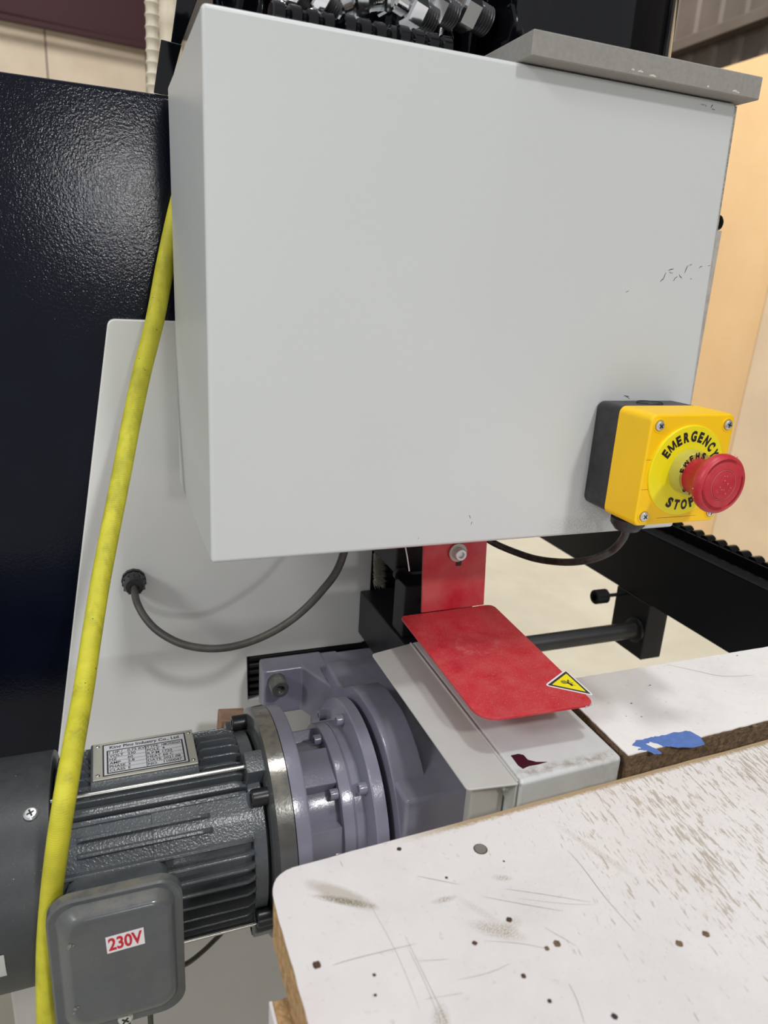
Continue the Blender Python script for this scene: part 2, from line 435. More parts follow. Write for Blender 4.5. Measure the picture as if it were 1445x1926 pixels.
# paint chips and scratches
def mark(pts, wd, m='scratch_black', n=(0, -1, 0), th=.00006, parent=None, name='scratch', jit=.0):
    return obj(name, ribbon(pts, n, wd, th), m, parent)
bmv = bmesh.new()
rr = random.Random(3)
for (x, y, L, a, wd) in [(1250, 520, 16, -65, 1.2), (1262, 507, 12, -20, 1.2), (1270, 524, 14, -50, 1), (1280, 520, 11, 60, 1.1), (1291, 506, 17, -65, 1.3), (1299, 498, 6, -30, .8),
                         (1318, 502, 9, -35, .9), (1334, 500, 5, 0, .6), (1245, 527, 9, -30, 1), (1300, 524, 3, 0, .7), (1180, 548, 8, -25, .6), (1262, 513, 8, 10, .8),
                         (1322, 197, 7, 5, .8), (1328, 199, 4, 50, .7), (1339, 200, 9, -55, 1.1), (1342, 206, 6, 20, .8), (884, 972, 7, 75, .8), (887, 984, 7, -60, .7), (787, 1012, 2, 0, .6),
                         (1262, 165, 2, 0, 1.2), (1178, 745, 10, 0, 1.4), (1182, 748, 7, 30, .9)]:
    pts = []
    for k in range(5):
        s_ = (k/4-.5)*L; pts.append(P(x+s_*math.cos(math.radians(a))+rr.uniform(-.8, .8), y+s_*math.sin(math.radians(a))+rr.uniform(-.8, .8), 'y', .42))
    ribbon(pts, (0, -1, 0), wd*.0004, .0001, bmv)
obj('paint_chips', bmv, 'scratch_black', cabn, kind='stuff')
# clear edge strip with knob on the far right side
sg = thing('side_guard', 'clear plastic strip with round black knob along the right side of the cabinet', 'guard strip', (.43, .50, 1.2))
k0, k1 = P(1356, 434, 'y', .424), P(1296, 762, 'y', .424)
sg_m, t, b = mat('clear_plastic', (205, 200, 194), .25, var=.12, vscale=150); b.inputs['Alpha'].default_value = .8
obj('strip', extr([k0-X_*.006, k0+X_*.0012, k1+X_*.0022, k1-X_*.006], (0, .002, 0), .0003), sg_m, sg)
obj('seal', extr([P(1386, 200, 'y', .427)-X_*.004, P(1386, 200, 'y', .427)+X_*.0006, P(1296, 762, 'y', .427)+X_*.0012, P(1296, 762, 'y', .427)-X_*.004], (0, .003, 0), 0), 'brush', sg)
kk = P(1353, 419, 'y', .431)
obj('knob', lathe((kk.x-.001, .435, kk.z), -Y_, [(0, .004), (.001, .0052), (.004, .0052), (.005, .004)], 20), 'black_gloss', sg, True)
# grey board lying on the cabinet
lb = [Vector((.2363, .4087, 1.3800)), Vector((.4087, .4087, 1.3800)), Vector((.4087, .60, 1.3800)), Vector((.2363, .60, 1.3800))]
bmv = box((.2363, .4087, 1.3777), (.4082, .60, 1.3910), .0006, 1)
led = obj('grey_board', bmv, 'ledge_grey'); tag(led, 'grey composite board lying across the top right of the cabinet', 'board')
bmv = bmesh.new()
for (x, y, L) in [(1200, 134, 10), (1188, 131, 6), (1222, 142, 12), (1378, 171, 10), (1385, 174, 6), (1330, 163, 4)]:
    a, c = P(x, y, 'y', .4087), P(x+L, y+L*.2, 'y', .4087)
    ribbon([a, (a+c)/2+Z_*.0004, c], (0, -1, 0), .0012, .0001, bmv)
obj('edge_chips', bmv, 'chip_cream', led, kind='stuff')

# ------------------------------------------------------------------ things on the cabinet top
dr = thing('black_drum', 'glossy black drum standing on the grey board, cut by the top edge', 'drum', (.325, .505, 1.391))
obj('drum_wall', lathe((.325, .505, 1.3912), Z_, [(0, .0655), (.003, .067), (.06, .0665), (.15, .0655), (.155, .062)], 64), 'black_gloss', dr, True)
obj('drum_seam', box((.3555, .4425, 1.394), (.3561, .4475, 1.54)), 'black_plastic', dr)
bmv = bmesh.new(); n = 120
pts = []
for i in range(n+1):
    u = i/n; x = .075+u*.192; y = .535+.006*math.sin(u*44)+.004*math.sin(u*97+1)  # left run is added dark backing, in place of black hoses behind the fittings
    pts.append((x, y))
vs = [[bmv.verts.new((x+.004*math.sin(z*60+i*.3), y+.003*math.sin(z*90+i*.5), 1.3772+z)) for z in (.001, .02, .04, .06, .08, .1)] for i, (x, y) in enumerate(pts)]
for A, B in zip(vs, vs[1:]):
    for j in range(5): bmv.faces.new((A[j], A[j+1], B[j+1], B[j]))
bmesh.ops.solidify(bmv, geom=bmv.faces[:], thickness=.0008)
tag(obj('plastic_wrap', bmv, 'black_film', None, True), 'crinkled dark plastic wrap by the black drum, with dark backing added behind the chrome fittings', 'plastic wrap')
def fitting(px, py, r, tilt, lab, yy=.47, mtl='chrome'):
    c = P(px, py, 'y', yy); d = Vector((math.cos(tilt), .15, math.sin(tilt))).normalized()
    if c.z-r < 1.3785: c.z = 1.3785+r
    t_ = thing('pipe_fitting', lab, 'pipe fitting', c, 'chrome fittings on the cabinet top')
    obj('hex_nut', lathe(c-d*r*.5, d, [(0, r*.86), (r*.12, r), (r*.9, r), (r*1.0, r*.86)], 6), mtl, t_)
    bm_ = None
    pr = [(0, r*.62)]
    for k in range(6): pr += [(r*(.08+.16*k), r*.72), (r*(.16+.16*k), r*.62)]
    obj('thread', lathe(c+d*r*.5, d, pr, 24), 'dark_steel' if mtl == 'chrome' else mtl, t_, True)
    obj('collar', lathe(c-d*r*1.35, d, [(0, r*.55), (r*.1, r*.66), (r*.75, r*.66), (r*.85, r*.55)], 24), mtl, t_, True)
    return t_
L_ = ['chrome hex fitting at the left end of the row on the cabinet', 'second chrome hex fitting from the left end of the row', 'third chrome hex fitting from the left, half hidden by the cabinet edge',
      'tilted chrome hex fitting in the middle of the row', 'chrome hex fitting left of the two largest ones', 'large chrome hex fitting, second from the right end', 'largest brightest chrome hex fitting at the right end of the row']
for i, (px, py, r, a, yy) in enumerate([(545, -8, .0085, -.5, .455), (600, -2, .0085, -.4, .455), (668, 2, .0095, .5, .46), (725, -4, .0095, .3, .465), (778, 18, .0105, -.25, .462), (815, 10, .0115, -.2, .485), (875, 18, .013, -.2, .50)]):
    fitting(px, py, r, a, L_[i], yy)
for i, (px, py, lab) in enumerate([(570, 22, 'black rubber pipe stub between the two leftmost chrome fittings'), (700, 30, 'black ribbed pipe stub under the middle chrome fittings'), (800, 48, 'black pipe stub below the large chrome fittings')]):
    c = P(px, py, 'y', .445); c.z = 1.3785+.0065
    pr = []
    for k in range(4): pr += [(k*.0095, .0048), (k*.0095+.001, .0062), (k*.0095+.0065, .0064), (k*.0095+.0078, .0050)]
    tag(obj('pipe_stub', lathe(c-X_*.018, Vector((1, .1, 0)), pr, 20), 'black_gloss', None, True), lab, 'pipe')
# black brackets on the column, cream ducts far behind
br = tag(obj('angle_bracket', hexa([P(320, 90, 'y', .665), P(337, 94, 'y', .665), P(337, 94, 'y', .68), P(320, 90, 'y', .68)], [P(338, -40, 'y', .665), P(385, -40, 'y', .665), P(385, -40, 'y', .68), P(338, -40, 'y', .68)], .0005, 1), 'black_gloss'),
         'upper black steel bracket leaning above the column beside the cabinet', 'bracket')
tag(obj('angle_bracket', hexa([P(289, 175, 'y', .66), P(316, 180, 'y', .66), P(316, 180, 'y', .672), P(289, 175, 'y', .672)], [P(303, 74, 'y', .66), P(342, 84, 'y', .66), P(342, 84, 'y', .672), P(303, 74, 'y', .672)], .0005, 1), 'black_gloss'),
    'lower black steel bracket standing on the navy column top', 'bracket')
def duct(x0, x1, r, yy, lab, pitch):
    a, c = P(x0, -60, 'y', yy), P(x1+12, 760, 'y', yy)
    c = a+(c-a)*((a.z-.02)/(a.z-c.z)); a = a+(a-c).normalized()*.9
    dd = a-c; L = dd.length; pr = []; k = 0
    while k*pitch < L: pr += [(k*pitch, r*.84), (k*pitch+pitch*.3, r*.86), (k*pitch+pitch*.5, r), (k*pitch+pitch*.7, r*.86)]; k += 1
    tag(obj('ribbed_duct', lathe(c, dd, pr, 28), 'duct_cream', None, True), lab, 'duct')
duct(284, 290, .0125, 1.5, 'narrow cream ribbed duct hanging behind the navy column', .018)
duct(318, 322, .024, 1.62, 'wide cream ribbed duct beside the narrow one, behind the black brackets', .055)

# ------------------------------------------------------------------ emergency stop box
es = thing('emergency_stop_box', 'yellow and black emergency stop box with red mushroom button', 'emergency stop', (.36, .42, 1.105))
x0, x1, z0, z1 = .3240, .3945, 1.1055, 1.1812
cx, cz = (x0+x1)/2-.0005, 1.1434
def rr_loop(y, ins, rad=.005):
    return [Vector((( x0+x1)/2+a, y, (z0+z1)/2+c)) for a, c in rrect(x1-x0-2*ins, z1-z0-2*ins, rad)]
obj('base_box', loft([rr_loop(.4195, .0012), rr_loop(.418, .0006), rr_loop(.3945, .0004), rr_loop(.394, .0012)]), 'black_plastic', es, True, label='black plastic back half')
obj('yellow_cover', loft([rr_loop(.394, .0), rr_loop(.365, .0), rr_loop(.3632, .0006), rr_loop(.3622, .0022)]), 'yellow_plastic', es, True)
obj('knockout', loft([[Vector((cx+.004+a, y, .4*0+z1-.0002+0*c)) for a, c in rrect(.001, .001, .0004)] for y in (.400, .4001)]), 'black_plastic', es)
YF = .3622
obj('knockout_ring', tube([(cx+.010*math.cos(a), .406+.007*math.sin(a), z1+.0002) for a in [k*PI/10 for k in range(21)]], .0004, 6, 1), 'black_plastic', es)
for sx in (-1, 1):
    for sz in (-1, 1):
        c = Vector((cx+.0005+sx*.0285, YF, (z0+z1)/2+sz*.0305))
        well = obj('screw_well', lathe(c+Vector((0, .0004, 0)), -Y_, [(0, .0048), (.0009, .0046), (.0009, .0038), (.0002, .0036)], 24), 'yellow_plastic', es, True)
        screw('cover_screw', c+Vector((0, -.00045, 0)), -Y_, .0032, 'zinc', es, ang=.3+sx)
bmv = bmesh.new()
for a, c in (((cx-.034, .0), (cx-.027, .0)),):
    pass
obj('hinge_line', ribbon([(cx-.0335, YF, cz+.008), (cx-.028, YF, cz+.008)], -Y_, .0003, .00005), 'print_dark', es)
obj('hinge_line', ribbon([(cx-.0335, YF, cz-.012), (cx-.028, YF, cz-.012)], -Y_, .0003, .00005), 'print_dark', es)
obj('name_recess', ribbon([(cx-.017, YF, cz-.0325), (cx, YF, cz-.0327), (cx+.017, YF, cz-.0325)], -Y_, .0003, .00005), 'print_dark', es)
LR = .0305
leg = obj('legend_plate', lathe((cx, YF, cz), -Y_, [(0, LR), (.0012, LR), (.0018, LR-.0008), (.0018, .015)], 64), 'legend_yellow', es, True)
col = obj('button_collar', lathe((cx, YF-.0018, cz), -Y_, [(0, .0150), (.0075, .0148), (.0085, .0140), (.0085, .010)], 48), 'cream_plastic', es, True, label='translucent yellow collar under the button')
def arc_text(s, r, a_mid, h, adv, flip=False, par=None, y=YF-.00185, bold=.055, wd=.0045):
    n = len(s)
    for i, ch in enumerate(s):
        if ch == ' ': continue
        k = (i-(n-1)/2)*adv
        a = a_mid-k if not flip else a_mid+k
        rad = Vector((math.cos(a), 0, math.sin(a)))
        tan = Vector((math.sin(a), 0, -math.cos(a)))
        if flip: ux, uy, o = -tan, -rad, Vector((cx, y, cz))+rad*(r+h)
        else: ux, uy, o = tan, rad, Vector((cx, y, cz))+rad*r
        if ch in 'MW':
            W_ = wd*1.35; k_ = .17*W_; m_ = W_/2
            qs = [((-m_, 0), (-m_+k_, 0), (-m_+k_, h), (-m_, h)), ((m_-k_, 0), (m_, 0), (m_, h), (m_-k_, h)),
                  ((-m_, h), (-m_+k_*1.3, h), (k_*.6, 0), (-k_*.6, 0)), ((m_-k_*1.3, h), (m_, h), (k_*.6, 0), (-k_*.6, 0))]
            nz_ = ux.cross(uy); bl = bmesh.new()
            for n_q, q_ in enumerate(qs):
                bl.faces.new([bl.verts.new(o+ux*a_+uy*(b_ if ch == 'M' else h-b_)+nz_*(.00012+.000004*n_q)) for a_, b_ in q_])
            obj('letter', bl, 'print_black', par); continue
        text('letter', ch, o, ux, uy, h, 'print_black', par, width=wd*{'M': 1.25, 'N': 1.02, 'G': 1.08, 'O': 1.1, 'W': 1.3, 'E': .88, 'T': .92}.get(ch, 1), bold=bold*(.1 if ch in 'MW' else 1), align='CENTER', lift=.00012)
arc_text('EMERGENCY', .0203, PI/2-.02, .0062, .262, par=leg, wd=.0044)
arc_text('STOP', .0203, -PI/2-.02, .0062, .275, True, par=leg, wd=.0047)
arc_text('EWEHS', .0102, PI/2+.55, .0042, .40, par=col, y=YF-.0103, wd=.0030)
arc_text('STOP', .0102, -PI/2, .0038, .42, True, par=col, y=YF-.0103, wd=.0028)
# red mushroom head
by = .328
bz = cz-.0010; YB = YF+.0008
bt = obj('mushroom_button', lathe((cx, YB-.0060, bz), -Y_, [(0, .0118), (.009, .0118), (.013, .0130), (.0185, .0158), (.0215, .0187), (.0240, .0193), (.0266, .0189), (.0280, .0177), (.0283, .0168),
     (.0276, .0162), (.0276, .0150), (.0282, .0145), (.0285, .0102), (.0280, .0100), (.0280, .0094), (.0286, .0091), (.0288, .006), (.0288, 0)], 72), 'red_plastic', es, True, label='red twist-release mushroom button')
for a0, a1, r in ((60, 150, .0158), (190, 285, .0158), (300, 380, .0158)):
    obj('twist_arrow', ribbon([Vector((cx+math.cos(math.radians(a))*r, YB-.0337, bz+math.sin(math.radians(a))*r)) for a in range(a0, a1+1, 10)], -Y_, .0013, .0002), 'dark_red', bt)
obj('worn_ring', tube([Vector((cx+math.cos(k*PI/24)*.0097, YB-.0345, bz+math.sin(k*PI/24)*.0097)) for k in range(49)], .00018, 5, 1), 'red_worn', bt)
bmv = bmesh.new()
for k in range(34):
    a = rr.uniform(0, 2*PI); r = rr.choice((.0201, .0199, .006, .003)); 
    d_ = .030 if r > .015 else .0348
    p = Vector((cx+math.cos(a)*r, YB-d_+(0 if r < .015 else rr.uniform(-.001, .001)), bz+math.sin(a)*r)); q = rr.uniform(.0002, .0006)
    bmesh.ops.create_icosphere(bmv, subdivisions=1, radius=q, matrix=Matrix.Translation(p))
obj('worn_specks', bmv, 'red_worn', bt, kind='stuff')
# gland under the box and its cable
gp = Vector((.3420, .389, 1.1055))
gl = obj('bottom_gland', lathe(gp+Z_*.0005, -Z_, [(0, .0105), (.003, .0105), (.0035, .0120), (.0075, .0118), (.0120, .0085), (.0135, .0045)], 28), 'black_plastic', es, True)
cb = tube([gp-Z_*.011, P(1173, 1012, 'y', .394), P(1152, 1035, 'y', .405), P(1120, 1050, 'y', .415), P(1080, 1057, 'y', .432), P(1040, 1056, 'y', .455), P(1000, 1049, 'y', .48), P(955, 1033, 'y', .5),
           P(925, 1019, 'y', .51), P(905, 1005, 'y', .512)], .0029, 12)
sc_ = tag(obj('stop_button_cable', cb, 'cable_black', None, True), 'dusty black cable sagging from the emergency stop box to under the cabinet', 'cable')

# ------------------------------------------------------------------ yellow hose
m, t, b = mat('hose_yellow', (208, 202, 52), .6, var=.1, vscale=60)
wv = t.new('ShaderNodeTexWave'); wv.wave_type = 'BANDS'; wv.bands_direction = 'Z'; wv.inputs['Scale'].default_value = 230; wv.inputs['Distortion'].default_value = 2.5
wv.inputs['Detail Scale'].default_value = 2
t.link(t.coord(), wv.inputs['Vector'])
base = b.inputs['Base Color'].links[0].from_socket
g_ = t.math('MULTIPLY', t.ramp(t.noise(70, 5, .65, sc3=(1, 1, .35)), .5, .68), t.math('ADD', t.math('MULTIPLY', wv.outputs['Fac'], .25), .3))
c1 = t.mix(g_, base, lin((120, 116, 40)))
c2 = t.mix(t.ramp(t.noise(240, 2, .5), .73, .78), c1, lin((70, 66, 34)))
t.link(c2, b.inputs['Base Color'])
bn = t.new('ShaderNodeBump'); bn.inputs['Strength'].default_value = .2; bn.inputs['Distance'].default_value = .0003
t.link(wv.outputs['Fac'], bn.inputs['Height']); t.link(bn.outputs[0], b.inputs['Normal'])
hp = [(352, 330, .625), (333, 400, .622), (311, 500, .6165), (292, 600, .608), (267, 700, .59), (246, 800, .568), (227, 900, .545), (207, 1000, .522), (188, 1100, .50), (172, 1200, .475), (157, 1300, .445),
      (139, 1400, .405), (122, 1500, .375), (107, 1600, .3675), (95, 1700, .3690), (88, 1800, .3690), (88, 1926, .368), (92, 2040, .367), (110, 2200, .366)]
hb = tube([P(x, y, 'y', yy) for x, y, yy in hp], .0076, 20, 8, rf=lambda t: .96-.20*t)
tag(obj('air_hose', hb, m, None, True), 'dirty yellow rubber air hose running down in front of the motor', 'hose')

# ------------------------------------------------------------------ gear motor
AX = Vector((0, .4497, .8575))
gm = thing('gear_motor', 'slate grey finned electric motor with purple grey gearbox', 'motor', (.05, .4497, .76))
def on(phi, r, x):
    a = math.radians(phi); return Vector((x, AX.y-math.cos(a)*r, AX.z+math.sin(a)*r))
def xl(prof, n=72): return lathe((0, AX.y, AX.z), X_, prof, n)
cw = obj('fan_cowl', xl([(-.16, .066), (-.155, .0705), (-.10, .0728), (-.0475, .0728), (-.0465, .0722), (-.0465, .068)]), 'cowl_grey', gm, True, label='smooth grey fan cowl')
screw('cowl_screw', on(64, .0729, -.057), on(64, 1, 0)-on(64, 0, 0), .0042, 'zinc', gm)
lp = [P(-20, 1728, 'y', .378), P(5, 1728, 'y', .378), P(9, 1776, 'y', .378), P(-20, 1778, 'y', .378)]
cl_lab = bmesh.new()
for k in range(7):
    pass
q = []
for ph in (2, -3, -8, -12): q.append((on(ph, .0731, -.0735), on(ph, .0731, -.094)))
for (a, b2), (c, d) in zip(q, q[1:]): cl_lab.faces.new([cl_lab.verts.new(p) for p in (a, b2, d, c)])
obj('cowl_label', cl_lab, 'silver_sticker', gm)
obj('motor_body', xl([(-.0464, .058), (-.045, .0625), (.070, .0625), (.076, .060), (.082, .060)]), 'motor_grey', gm, True)
def fin(ph, xa, xb, r1=.0688, wd=.0032, r0=.0615, m='motor_grey', name='cooling_fin', nl=.008):
    a = on(ph, r0, 0)-AX; u = Vector((0, math.sin(math.radians(ph)), math.cos(math.radians(ph)))) # tangent
    rad = Vector((0, -math.cos(math.radians(ph)), math.sin(math.radians(ph))))
    C = Vector((0, AX.y, AX.z)); w0, w1 = wd, wd*.55
    pts = [(xa, r0), (xa+.001, r1-.002), (xa+.004, r1), (xb-nl, r1), (xb-nl*.4, r1-.002), (xb, r0)]
    lo_ = [C+X_*x+rad*r+u*((w0 if r == r0 else w1)/2) for x, r in pts]; up_ = [C+X_*x+rad*r-u*((w0 if r == r0 else w1)/2) for x, r in pts]
    return obj(name, hexa(lo_, up_, .0004, 1), m, gm, True)
# front-up pads with two short ridges
for a0, a1 in ((30, 56),):
    loops = []
    for x in (-.045, -.0435, .0135):
        loops.append([on(a, (.0652 if x > -.0445 else .062)*math.cos(math.radians(7))/math.cos(math.radians(a-(36.5 if a < 43 else 49.5))), x) for a in (a0, 33, 36, 40, 42.99, 46, 50, 53, a1)]+[on(a, .060, x) for a in (a1, a0)])
    obj('smooth_pad', loft(loops), 'motor_grey', gm, True)
    loops = []
    for x in (.0136, .0137, .078, .0795):
        loops.append([on(a, {.0136: .0648, .0137: .0662, .078: .0662, .0795: .063}[x]*math.cos(math.radians(7))/math.cos(math.radians(a-(36.5 if a < 43 else 49.5))), x) for a in (a0, 33, 36, 40, 42.99, 46, 50, 53, a1)]+[on(a, .060, x) for a in (a1, a0)])
    obj('smooth_pad', loft(loops), 'motor_grey', gm, True)
for ph, xa, xb in ((47.5, -.032, .052), (39.5, -.032, .053), (30, -.045, .079)):
    fin(ph, xa, xb, .0702, .0042, .0640, name='pad_ridge')
for ph in (22, 14.5, 7, -1, -10, -19, -29, -39, -50): fin(ph, -.045, .080, .0695)
for ph in (60, 67.5): fin(ph, -.045, .080, .0685, .0040)
fin(56, -.045, .079, .0665, .006)
for ph in (75, 82.5, 90, 98, 106, 115, 124, 133, 142, 151, 160):
    if ph < 112: fin(ph, -.045, -.0225, .069, .003); fin(ph, .0475, .080, .069, .003)
    else: fin(ph, -.045, .080, .069, .003)
# tie rods
for ph in (69.5, -29):
    a, c = on(ph, .0712, -.046), on(ph, .0712, .078)
    obj('tie_rod', cyl(a, c, .0017, 12), 'steel', gm, True, label='bright steel tie rod')
# name plate on a cast pedestal
NZ = .9290
obj('plate_pedestal', hexa([Vector((-.0240, .4235, .912)), Vector((.0480, .4235, .912)), Vector((.0480, .4800, .912)), Vector((-.0240, .4800, .912))],
                           [Vector((-.0222, .4310, NZ-.0012)), Vector((.0470, .4310, NZ-.0012)), Vector((.0470, .4740, NZ-.0012)), Vector((-.0222, .4740, NZ-.0012))], .001, 2), 'motor_grey', gm, True)
npx0, npx1, npy0, npy1 = -.0208, .0468, .4318, .4722
npo = obj('name_plate', box((npx0, npy0, NZ-.0011), (npx1, npy1, NZ), .0003, 1), 'plate_alu', gm, label='riveted aluminium rating plate')
W, H = npx1-npx0, npy1-npy0
def npq(u0, v0, u1, v1, m, h, name='plate_print', par=npo):
    return obj(name, box((npx0+u0*W, npy0+v0*H, NZ), (npx0+u1*W, npy0+v1*H, NZ+h)), m, par)
npq(.09, .06, .92, .93, 'print_dark', .00006, 'plate_border'); npq(.105, .085, .905, .905, 'paper_grey', .0001, 'plate_field')
npq(.13, .11, .885, .745, 'print_dark', .00014, 'table_border'); npq(.145, .135, .87, .72, 'paper_grey', .00018, 'table_field')
npq(.505, .135, .512, .72, 'print_dark', .00022, 'table_rule')
for k in range(1, 6): npq(.145, .135+k*.0975, .87, .141+k*.0975, 'print_dark', .00022, 'table_rule')
def nt(s, u, v, h, wd=None, al='LEFT'): text('plate_lettering', s, (npx0+u*W, npy0+v*H, NZ), X_, Y_, h*H, 'print_dark', npo, width=None if wd is None else wd*W, bold=.015, align=al, lift=.00026)
nt('King Ping Industry Co., Ltd', .16, .79, .075, .69)
for k, (a, c, e, f2) in enumerate([('1 HP /', '0.75 KW', 'TYPE', 'HMCFE0056A'), ('VOLT', '230', 'POLE', '4'), ('HZ', '60', 'R.P.M', '1720'), ('AMP', '2.8', 'HEAT', '60 C'), ('PHASE', '3', 'DATE', '2021.08'), ('CLASS', 'E', 'NO.', '1100047')]):
    v = .655-k*.0975-.012
    nt(a, .155, v, .062); nt(c, .33, v, .062); nt(e, .52, v, .062); nt(f2, .67, v, .062, .19 if len(f2) > 7 else None)
for u in (.045, .955):
    for v in (.10, .90):
        obj('rivet', lathe((npx0+u*W, npy0+v*H, NZ), Z_, [(0, .0014), (.0006, .0012), (.001, .0006), (.001, 0)], 14), 'steel', npo, True)
# end shield, flange, lugs, socket screws
obj('end_shield', xl([(.0765, .060), (.0775, .0655), (.086, .0660), (.089, .060), (.0900, .0655)]), 'motor_grey', gm, True)
for ph in (69, -35, 150):
    r0, r1 = .062, .0775; C = Vector((0, AX.y, AX.z)); rad = on(ph, 1, 0)-on(ph, 0, 0); u = X_.cross(rad)
    pts = [C+rad*r0+u*.0095, C+rad*r1+u*.0085, C+rad*r1-u*.0085, C+rad*r0-u*.0095]
    obj('rod_lug', extr([p+X_*.0770 for p in pts], (.0135, 0, 0), .001), 'motor_grey', gm, True)
obj('motor_flange', xl([(.0885, .060), (.0890, .0770), (.0915, .0815), (.1028, .0822), (.1030, .0815)], 96), 'flange_grey', gm, True, label='bare dark metal motor flange')
gf = obj('gearbox_flange', xl([(.1032, .0808), (.1036, .0815), (.1125, .0815), (.1140, .0805), (.1150, .066), (.1165, .056)], 96), 'gear_purple', gm, True)
for ph in (118, 51, -22, -50):
    c = on(ph, .0715, .0893)
    screw('flange_bolt', c, -X_, .0060, 'black_oxide', gm, 1.9)
obj('gearbox_neck', xl([(.114, .050), (.125, .0485), (.142, .0500), (.145, .0500)], 64), 'gear_purple', gm, True)
C = Vector((0, AX.y, AX.z))
for ph, hw in ((68, .015), (10, .013), (-45, .012), (135, .013)):
    rad = on(ph, 1, 0)-on(ph, 0, 0); u = X_.cross(rad)
    pts = [C+rad*.040+u*hw, C+rad*.0565+u*hw, C+rad*.0565-u*hw, C+rad*.040-u*hw]
    obj('neck_rib', extr([p+X_*.1145 for p in pts], (.0285, 0, 0), .0012), 'gear_purple', gm, True)
obj('coupling_disc', xl([(.1415, .050), (.1420, .0612), (.1430, .0618), (.1500, .0618), (.1506, .0608), (.1512, .0608), (.1518, .0618), (.1585, .0618), (.159, .0605)], 96), 'gear_purple', gm, True)
for ph in (97, 46, 0, 142):
    c = on(ph, .0555, .1418); screw('disc_bolt', c, -X_, .0040, 'gear_purple', gm, 1.5)
    c = on(ph-1, .0695, .1600); screw('disc_bolt', c, -X_, .0044, 'gear_purple', gm, 1.5)
obj('bearing_ring', xl([(.158, .055), (.1600, .0785), (.1612, .0795), (.1690, .0795), (.1695, .076)], 96), 'gear_purple', gm, True)
# gearbox housing: rounded drum profile with a broad block below and a mounting ear
prof = [(on(a, .0865, 0).y, on(a, .0865, 0).z) for a in range(-10, 81, 6)]
prof = [(.366, .66)]+prof+[(.4650, .9425), (.4850, .9370), (.500, .9270), (.520, .9160), (.545, .9090), (.600, .9050), (.600, .66)]
hs = extr([Vector((.1742, y, z)) for y, z in prof], (.0248, 0, 0))
bevel(hs, .0016, 2, [e for e in hs.edges if abs(e.verts[0].co.x-e.verts[1].co.x) < 1e-6])
obj('gear_housing', hs, 'gear_purple', gm, True)
obj('housing_foot', box((.1750, .3655, .655), (.262, .560, .9180), .003, 3), 'gear_purple', gm, True)
obj('housing_back', box((.1760, .520, .700), (.285, .5995, .9055), .004, 3), 'gear_purple', gm, True)
ear = [(.1225, .576), (.1580, .576), (.1760, .531), (.1825, .531), (.1825, .601), (.1225, .601)]
bm_e = hexa([Vector((x, y, .8600)) for x, y in ear], [Vector((x, y, .9070)) for x, y in ear], .0026, 3)
obj('mounting_ear', bm_e, 'gear_purple', gm, True)
ec = P(520, 1281, 'y', .576)
eb = obj('ear_washer', lathe((ec.x, .5758, ec.z), -Y_, [(0, .0085), (.0014, .0085), (.0016, .008)], 28), 'steel', gm, True)
screw('ear_bolt', (ec.x, .5743, ec.z), -Y_, .0082, 'flange_grey', gm, 1.8)
obj('gearbox_key', box((.158, .38, .70), (.166, .52, .86), .003, 2), 'gear_purple', gm)
# junction box lid
jb = thing_jb = None
jx0, jx1, jz0, jz1, jy = -.0465, .0270, .8130, .9145, .355
jc = Vector(((jx0+jx1)/2, 0, (jz0+jz1)/2)); jw, jh = jx1-jx0, jz1-jz0
def jl(y, ix0, ix1, iz0, iz1, r):
    w_, h_ = jw-ix0-ix1, jh-iz0-iz1; c_ = Vector((jc.x+(ix0-ix1)/2, y, jc.z+(iz0-iz1)/2))
    return [c_+Vector((a, 0, c)) for a, c in rrect(w_, h_, min(r, w_/2-.001), 8)]
obj('junction_box', loft([jl(.402, .010, .006, .006, .026, .008), jl(.357, .005, .005, .005, .012, .010)]), 'motor_grey', gm, True)
lid = obj('junction_lid', loft([jl(.3572, .0015, .0015, .0015, .0015, .013), jl(.3555, 0, 0, 0, 0, .014), jl(.3500, .0, .0, .0, .0, .014), jl(.3490, .0012, .0012, .0012, .0012, .013),
      jl(.3494, .0045, .0045, .006, .004, .012), jl(.3465, .0070, .0055, .0085, .0062, .012), jl(.3440, .0095, .0065, .0125, .0070, .011), jl(.3425, .0110, .0080, .0160, .0085, .010), jl(.3420, .0125, .0095, .0190, .0105, .009)]), 'lid_grey', gm, True, label='dusty pressed steel junction box lid')
lid.data.materials[0] = M['lid_grey']
YL = .3419
sc = P(235, 1898, 'y', .350)
screw('lid_screw', (sc.x, .3495, jz0+.0046), -Y_, .0044, 'zinc', gm, ang=.9)
sq = [P(202, 1794, 'y', YL), P(273, 1774, 'y', YL), P(270, 1744, 'y', YL), P(197, 1764, 'y', YL)]
ux = (sq[1]-sq[0]).normalized(); wdt = (sq[1]-sq[0]).length; hgt = (sq[3]-sq[0]).length
uy = Vector((-ux.z, 0, ux.x))
st = obj('voltage_sticker', extr([sq[0], sq[0]+ux*wdt, sq[0]+ux*wdt+uy*hgt, sq[0]+uy*hgt], (0, -.0001, 0)), 'white_sticker', gm, label='white sticker reading 230V in red')
text('sticker_lettering', '230V', sq[0]+ux*wdt*.05+uy*hgt*.16-Y_*.0001, ux, uy, hgt*.7, 'print_red', st, width=wdt*.9, bold=.03, lift=.0001)
